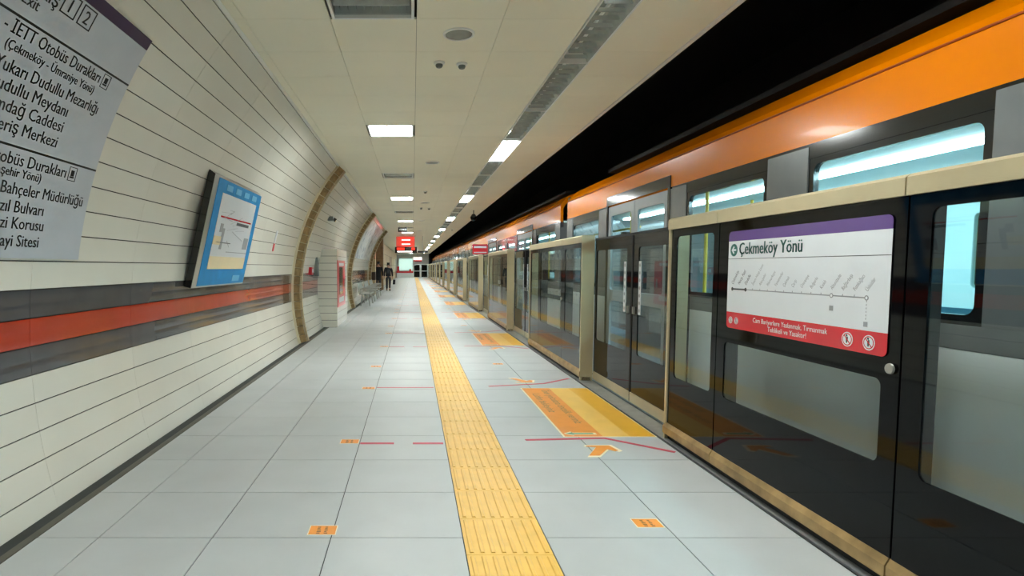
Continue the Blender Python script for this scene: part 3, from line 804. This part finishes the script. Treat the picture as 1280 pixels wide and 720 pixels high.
for k in range(0, 13):
    yb = 4.67+k*PER
    w = 'at the %s doors' % nth(k)
    if z0_ is None:
        z0_ = zone((0, yb, 0), 'orange and yellow waiting mat '+w, True)
        lines['n'] = vline('red_floor_line', (0, yb, 0), [(.915, -.08), (1.57, -.03), (1.99, -.39)], 'bent red tape line on the near side of the mat '+w)
        lines['f'] = vline('red_floor_line', (0, yb, 0), [(.895, 2.03), (1.587, 2.19), (1.96, 2.50)], 'bent red tape line on the far side of the mat '+w)
        lines['a'] = vline('red_floor_line', (0, yb, 0), [(-.419, -.17), (-.15, -.17)], 'left red tape dash left of the yellow strip '+w)
        lines['b'] = vline('red_floor_line', (0, yb, 0), [(.0, -.17), (.242, -.17)], 'red tape dash touching the yellow strip '+w)
        lines['c'] = vline('red_floor_line', (0, yb, 0), [(-.419, 1.96), (.242, 1.96)], 'long red tape line left of the yellow strip '+w, .035)
        lines['ar'] = arrow((1.41, yb-.30, 0), 'orange arrow on the floor below the mat '+w, False)
        lines['ar2'] = arrow((1.32, yb+2.33, 0), 'orange arrow on the floor beyond the mat '+w, True)
        lines['s1'] = sticker((-.507, yb-.12, 0), 'orange sticker beside the red dash line '+w)
        lines['s2'] = sticker((-.513, yb+1.93, 0), 'orange sticker beside the long red line '+w)
        lines['s3'] = sticker((-.52, yb+3.39, 0), 'orange sticker by the left tile joint beyond the mat '+w)
        lines['s4'] = sticker((1.235, yb+3.6, 0), 'orange sticker right of the yellow strip beyond the mat '+w)
    else:
        dup(z0_, (0, yb, 0), 'orange and yellow waiting mat '+w)
        for key, lb_ in (('n', 'bent red tape line on the near side of the mat '), ('f', 'bent red tape line on the far side of the mat '),
                        ('a', 'left red tape dash left of the yellow strip '), ('b', 'red tape dash touching the yellow strip '),
                        ('c', 'long red tape line left of the yellow strip '), ('ar', 'orange arrow on the floor below the mat '),
                        ('ar2', 'orange arrow on the floor beyond the mat '), ('s1', 'orange sticker beside the red dash line '),
                        ('s2', 'orange sticker beside the long red line '), ('s3', 'orange sticker by the left tile joint beyond the mat '),
                        ('s4', 'orange sticker right of the yellow strip beyond the mat ')):
            if k > 6 and key in 'a b s1 s2 s3 s4 ar ar2'.split(): continue
            b = lines[key]; dup(b, (b.location.x, b.location.y+k*PER, 0), lb_+w)
dup(lines['s1'], (-.48, 2.985, 0), 'orange sticker nearest the camera left of the yellow strip')
dup(lines['s1'], (1.285, 3.07, 0), 'orange sticker nearest the camera right of the yellow strip')

# ------------------------------------------------------------------ the train
XT = 2.65; XC = 4.05
def car(y0, y1, doors, label, name='train_car'):
    t = thing(name, (0, y0, 0), label, 'train', 'orange train cars at the platform')
    L = y1-y0
    # orange cant rail and roof
    prof = [(XT, 2.22), (XT, 2.50), (XT+.03, 2.56), (XT+.15, 2.68), (XT+.45, 2.80), (XC, 2.86)]
    prof += [(2*XC-x, z) for x, z in prof[-2::-1]]
    inner = [(x + (.05 if x < XC else -.05 if x > XC else 0), z-.05) for x, z in prof]
    rf = MB()
    for i in range(len(prof)-1):
        rf.prism([(prof[i][0], 0, prof[i][1]), (prof[i+1][0], 0, prof[i+1][1]), (inner[i+1][0], 0, inner[i+1][1]), (inner[i][0], 0, inner[i][1])], (0, L, 0))
    rf.build('roof', M['orange'], t)
    MB().tube((XT-.002, 0, 2.505), (XT-.002, L, 2.505), .007, 6).build('drip_rail', M['crease'], t)
    MB().box(XT+.35, 2*XC-XT-.35, 1.0, L-1.0, 2.84, 2.89).build('roof_equipment', M['black'], t)
    # underframe, floor, ends, far side
    MB().box(XT+.12, 2*XC-XT-.12, .1, L-.1, -.75, -.12).build('underframe', M['black'], t)
    MB().box(XT+.06, 2*XC-XT-.06, 0, L, -.1, -.02).build('car_floor', M['tgrey'], t)
    MB().box(XT+.06, 2*XC-XT-.06, 0, L, 2.20, 2.23).build('car_ceiling', M['tin'], t)
    for a, b in ((0, .06), (L-.06, L)):
        MB().box(XT+.06, XC-.5, a, b, -.1, 2.2).box(XC+.5, 2*XC-XT-.06, a, b, -.1, 2.2).box(XC-.5, XC+.5, a, b, 2.0, 2.2).build('end_wall', M['tgrey'], t)
    xf = 2*XC-XT
    MB().box(xf-.06, xf, 0, L, -.5, 1.1).box(xf-.06, xf, 0, L, 2.0, 2.22).build('far_side', M['tin'], t)
    # interior light strips, seats, poles
    for x in (XC-.55, XC+.45):
        MB().box(x, x+.12, .3, L-.3, 2.18, 2.199).build('light_strip', M['tlamp'], t)
    # segmentation of the near side
    segs = []; cur = 0.0
    for c in doors:
        a, b = c-.965, c+.965
        segs.append(('gap', cur, a)); segs.append(('door', a, b)); cur = b
    segs.append(('gap', cur, L))
    for kind, a, b in segs:
        if kind == 'gap' and b-a < .3: continue
        if kind == 'door':
            MB().box(XT-.012, XT+.05, a, b, 2.22, 2.34).build('door_header', M['tblack'], t)
            MB().box(XT, XT+.06, a, b, -.25, -.02).build('door_step', M['silver'], t)
            for y in (a, b-.05): MB().box(XT-.012, XT+.05, y, y+.05, -.02, 2.22).build('door_frame', M['tblack'], t)
            mid = (a+b)/2
            for p, q, s in ((a+.055, mid-.004, 1), (mid+.004, b-.055, -1)):
                d = MB()
                ring(d, p, q, 1.02, 2.20, p+.09, q-.09, 1.10, 2.08, XT, XT+.03, .05)
                ring(d, p, q, -.02, 1.02, p+.09, q-.09, .30, .96, XT, XT+.03, .05)
                dl = d.build('door_leaf', M['leafgrey'], t)
                MB().box(XT+.012, XT+.016, p+.085, q-.085, 1.095, 2.085).build('window_pane', M['tglass'], dl)
                MB().box(XT+.012, XT+.016, p+.085, q-.085, .295, .965).build('window_pane', M['tglass'], dl)
            for y in (a-.05, b+.05):
                MB().tube((XT+.35, y, -.02), (XT+.35, y, 2.2), .018, 8).build('grab_pole', M['pole'], t)
            MB().tube((XC, mid, -.02), (XC, mid, 2.2), .018, 8).build('grab_pole', M['pole'], t)
        else:
            n = 2 if b-a > 2.6 else 1
            MB().box(XT, XT+.06, a, b, -.5, 1.0).build('lower_body', M['silver'], t)
            MB().box(XT-.002, XT+.06, a, b, 1.0, 1.12).build('stripe', M['tstripe'], t)
            MB().box(XT, XT+.06, a, b, 2.12, 2.22).build('window_header', M['tblack'], t)
            e0 = .0 if a == 0 else 0
            pw = .34
            if n == 2:
                m0 = (a+b)/2; cuts = [(a+pw, m0-.24), (m0+.20, b-pw)]
            else: cuts = [(a+pw, b-pw)]
            edges = [a]+[v for c_ in cuts for v in c_]+[b]
            for i in range(0, len(edges), 2):
                MB().box(XT-.004, XT+.06, edges[i], edges[i+1], 1.12, 2.12 if 0 else 2.2).build('pillar', M['tgrey'], t)
            for c0, c1 in cuts:
                fr = ring(MB(), c0, c1, 1.12, 2.12, c0+.05, c1-.05, 1.17, 2.08, XT+.004, XT+.04, .05).build('window', M['tblack'], t)
                MB().box(XT+.014, XT+.018, c0+.04, c1-.04, 1.16, 2.09).build('window_pane', M['tglass'], fr)
            MB().box(XT+.1, XT+.5, a+.1, b-.1, .40, .47).box(XT+.07, XT+.12, a+.1, b-.1, .47, 1.0).build('seat_bench', M['seat'], t)
            MB().box(xf-.5, xf-.1, a+.1, b-.1, .40, .47).box(xf-.12, xf-.07, a+.1, b-.1, .47, 1.0).build('seat_bench', M['seat'], t)
            MB().tube((XT+.45, a, 1.95), (XT+.45, b, 1.95), .016, 8).build('handrail', M['pole'], t)
            # opposite windows
            fr = ring(MB(), a, b, 1.1, 2.0, a+.4, b-.4, 1.2, 1.92, xf-.06, xf-.02, .05).build('window', M['tin'], t)
            MB().box(xf-.05, xf-.046, a+.38, b-.38, 1.18, 1.94).build('window_pane', M['tglass'], fr)
    for c in doors:
        MB().box(xf-.06, xf-.02, c-.965, c+.965, 1.1, 2.0).build('far_door', M['tin'], t)
    return t
A0y = -9.45
car(A0y, 9.93, [1.36-2*5.57-A0y+.0, 1.36-5.57-A0y, 1.36-A0y, 6.93-A0y], 'nearest orange and silver train car beside the platform')
cb = car(10.40, 33.6, [13.72-10.40+i*5.57 for i in range(4)], 'second orange train car from the camera, beyond the first coupling gap')
dup(cb, (0, 34.05, 0), 'third orange train car from the camera along the track')
dup(cb, (0, 57.7, 0), 'last orange train car at the far end of the track')
for i, y in enumerate((9.93, 33.6, 57.25)):
    g = MB()
    for q in range(4): g.box(XT+.10+(q%2)*.05, 2*XC-XT-.10-(q%2)*.05, y+.01+q*.11, y+.12+q*.11, -.5, 2.62-(q%2)*.05)
    o = g.build('gangway_bellows', M['seal']); tag(o, 'black pleated gangway bellows between the %s and %s train cars' % (ORD[i], ORD[i+1] if i < 2 else 'last'), 'bellows', 'gangway bellows of the train')

# ------------------------------------------------------------------ two walkers
def skinned(name, pts, edges, m, parent, sub=2):
    me = bpy.data.meshes.new(name); me.from_pydata([p[:3] for p in pts], edges, [])
    o = bpy.data.objects.new(name, me); C.objects.link(o)
    sk = o.modifiers.new('skin', 'SKIN'); sk.use_smooth_shade = True
    for i, p in enumerate(pts):
        d = me.skin_vertices[0].data[i]; r = p[3]; d.radius = r if isinstance(r, tuple) else (r, r); d.use_root = (i == 0)
    ss = o.modifiers.new('sub', 'SUBSURF'); ss.levels = sub
    bpy.context.view_layer.update()
    me2 = bpy.data.meshes.new_from_object(o.evaluated_get(bpy.context.evaluated_depsgraph_get()))
    bpy.data.objects.remove(o); me2.materials.clear(); me2.materials.append(m)
    for p in me2.polygons: p.use_smooth = True
    return link(name, me2, parent)
def person(loc, label, stride, H, coat, trousers, long_coat, backpack):
    t = thing('person', loc, label, 'person')
    k = H/1.75
    hipz, shz = .92*k, 1.43*k
    L = {}
    pts = [(0,0,hipz,(.15*k,.11*k)), (0,0,1.15*k,(.14*k,.10*k)), (0,0,1.36*k,(.16*k,.105*k)), (0,.01,1.47*k,(.065*k)), (0,.015,1.55*k,.055*k), (0,.02,1.64*k,(.078*k,.09*k)), (0,.015,1.71*k,(.07*k,.08*k))]
    ed = [(0,1),(1,2),(2,3),(3,4),(4,5),(5,6)]
    def add(p, par): pts.append(p); ed.append((par, len(pts)-1)); return len(pts)-1
    legs, arms = [], []
    for s, f in ((-1, stride), (1, -stride)):
        a = add((s*.09*k, 0, .86*k, .085*k), 0); b = add((s*.095*k, f*.5+.03, .48*k, .06*k), a)
        c = add((s*.10*k, f, .09*k + (.06 if f < 0 else 0), .042*k), b); d = add((s*.105*k, f+.10*k, .04*k + (.02 if f < 0 else 0), (.04*k, .03*k)), c); e = add((s*.11*k, f+.18*k, .03*k, (.035*k, .022*k)), d)
        legs.append((a, b, c, d, e))
        a = add((s*.19*k, 0, 1.40*k, .055*k), 2); b = add((s*.24*k, -f*.25-.01, 1.13*k, .045*k), a); c = add((s*.25*k, -f*.55+.04, .89*k, .03*k), b)
        d = add((s*.25*k, -f*.6+.05, .82*k, (.034*k, .02*k)), c)
        arms.append((a, b, c))
        for q in range(4):
            g1 = add((s*(.25)*k, -f*.6+.02+q*.02, (.765-.004*abs(q-1.5))*k, .009), d); g2 = add((s*.245*k, -f*.6+.025+q*.02, (.725-.006*abs(q-1.5))*k, .008), g1)
            add((s*.235*k, -f*.6+.028+q*.02, (.70-.01*abs(q-1.5))*k, .007), g2)
        g1 = add((s*.235*k, -f*.6+.09, .80*k, .010), d); add((s*.225*k, -f*.6+.105, .77*k, .009), g1)
    skinned('body', pts, ed, M['skin'], t)
    # trousers, coat, hair, shoes
    g = .014
    tp = [(0,0,hipz+.04,(.17*k,.13*k)), (0,0,hipz-.02,(.16*k,.12*k))]; te = [(0,1)]
    for l in legs:
        P0 = [pts[i] for i in l]; n = len(tp)
        tp += [(P0[0][0],P0[0][1],P0[0][2],.098*k), (P0[1][0],P0[1][1],P0[1][2],.075*k), (P0[2][0],P0[2][1],P0[2][2]+.01,.06*k)]
        te += [(1,n),(n,n+1),(n+1,n+2)]
    skinned('trousers', tp, te, trousers, t)
    lowz = (.62 if long_coat else .88)*k
    cp = [(0,0,1.15*k,(.175*k,.13*k)), (0,0,1.37*k,(.185*k,.125*k)), (0,.005,1.46*k,(.085*k,.085*k)), (0,0,.98*k,(.185*k,.14*k)), (0,0,lowz,(.20*k,.15*k))]
    cedge = [(0,1),(1,2),(0,3),(3,4)]
    for a in arms:
        P0 = [pts[i] for i in a]; n = len(cp)
        cp += [(P0[0][0],P0[0][1],P0[0][2],.075*k), (P0[1][0],P0[1][1],P0[1][2],.062*k), (P0[2][0],P0[2][1],P0[2][2]+.01,.046*k)]
        cedge += [(1,n),(n,n+1),(n+1,n+2)]
    skinned('coat' if long_coat else 'jacket', cp, cedge, coat, t)
    skinned('hair', [(0,-.005,1.66*k,(.09*k,.095*k)), (0,.0,1.72*k,(.085*k,.095*k)), (0,-.03,1.60*k,(.07*k,.06*k))], [(0,1),(0,2)], M['hair'], t)
    for l in legs:
        P0 = [pts[i] for i in l[2:]]
        skinned('shoe', [(P0[0][0],P0[0][1]-.02,P0[1][2]+.015,.062*k),(P0[1][0],P0[1][1],P0[1][2]+.008,.06*k),(P0[2][0],P0[2][1]+.03,P0[2][2]+.008,.05*k)], [(0,1),(1,2)], M['hair'], t, 1)
    fc = MB().lathe([(.012*k, 0), (.004*k, .02*k)], (0, .12*k, 1.62*k), 8).build('nose', M['skin'], t)
    for s in (-1, 1): MB().lathe([(.010*k, 0), (.014*k, .02*k), (.008*k, .05*k)], (s*.085*k, .01, 1.61*k), 8).build('ear', M['skin'], t)
    if backpack:
        bp = skinned('backpack', [(0,-.19*k,1.02*k,(.15*k,.09*k)), (0,-.19*k,1.2*k,(.16*k,.10*k)), (0,-.17*k,1.36*k,(.13*k,.08*k))], [(0,1),(1,2)], M['bag'], t, 1)
    return t, (arms, pts)
person((-2.0, 33.5, 0), 'person in a long black coat walking away, left of the two', -.10, 1.72, M['coat1'], M['jeans'], True, False)
_, (arms, pts) = person((-1.45, 34.1, 0), 'person in dark jacket with backpack striding away, right of the two', .26, 1.66, M['coat2'], M['jeans'], False, True)
hand = pts[arms[1][2]]
bg = thing('handbag', (-1.35+hand[0], 34.1+hand[1], .38), 'small dark bag carried in the right hand of the backpack wearer', 'bag')
MB().prism([(-.08, -.16, 0), (-.08, .16, 0), (-.06, .13, .28), (-.06, -.13, .28)], (.14, 0, 0)).build('body', M['bag'], bg)
MB().tube((0, -.09, .28), (0, -.03, .40), .008, 6).tube((0, -.03, .40), (0, .03, .40), .008, 6).tube((0, .03, .40), (0, .09, .28), .008, 6).build('handle', M['bag'], bg)
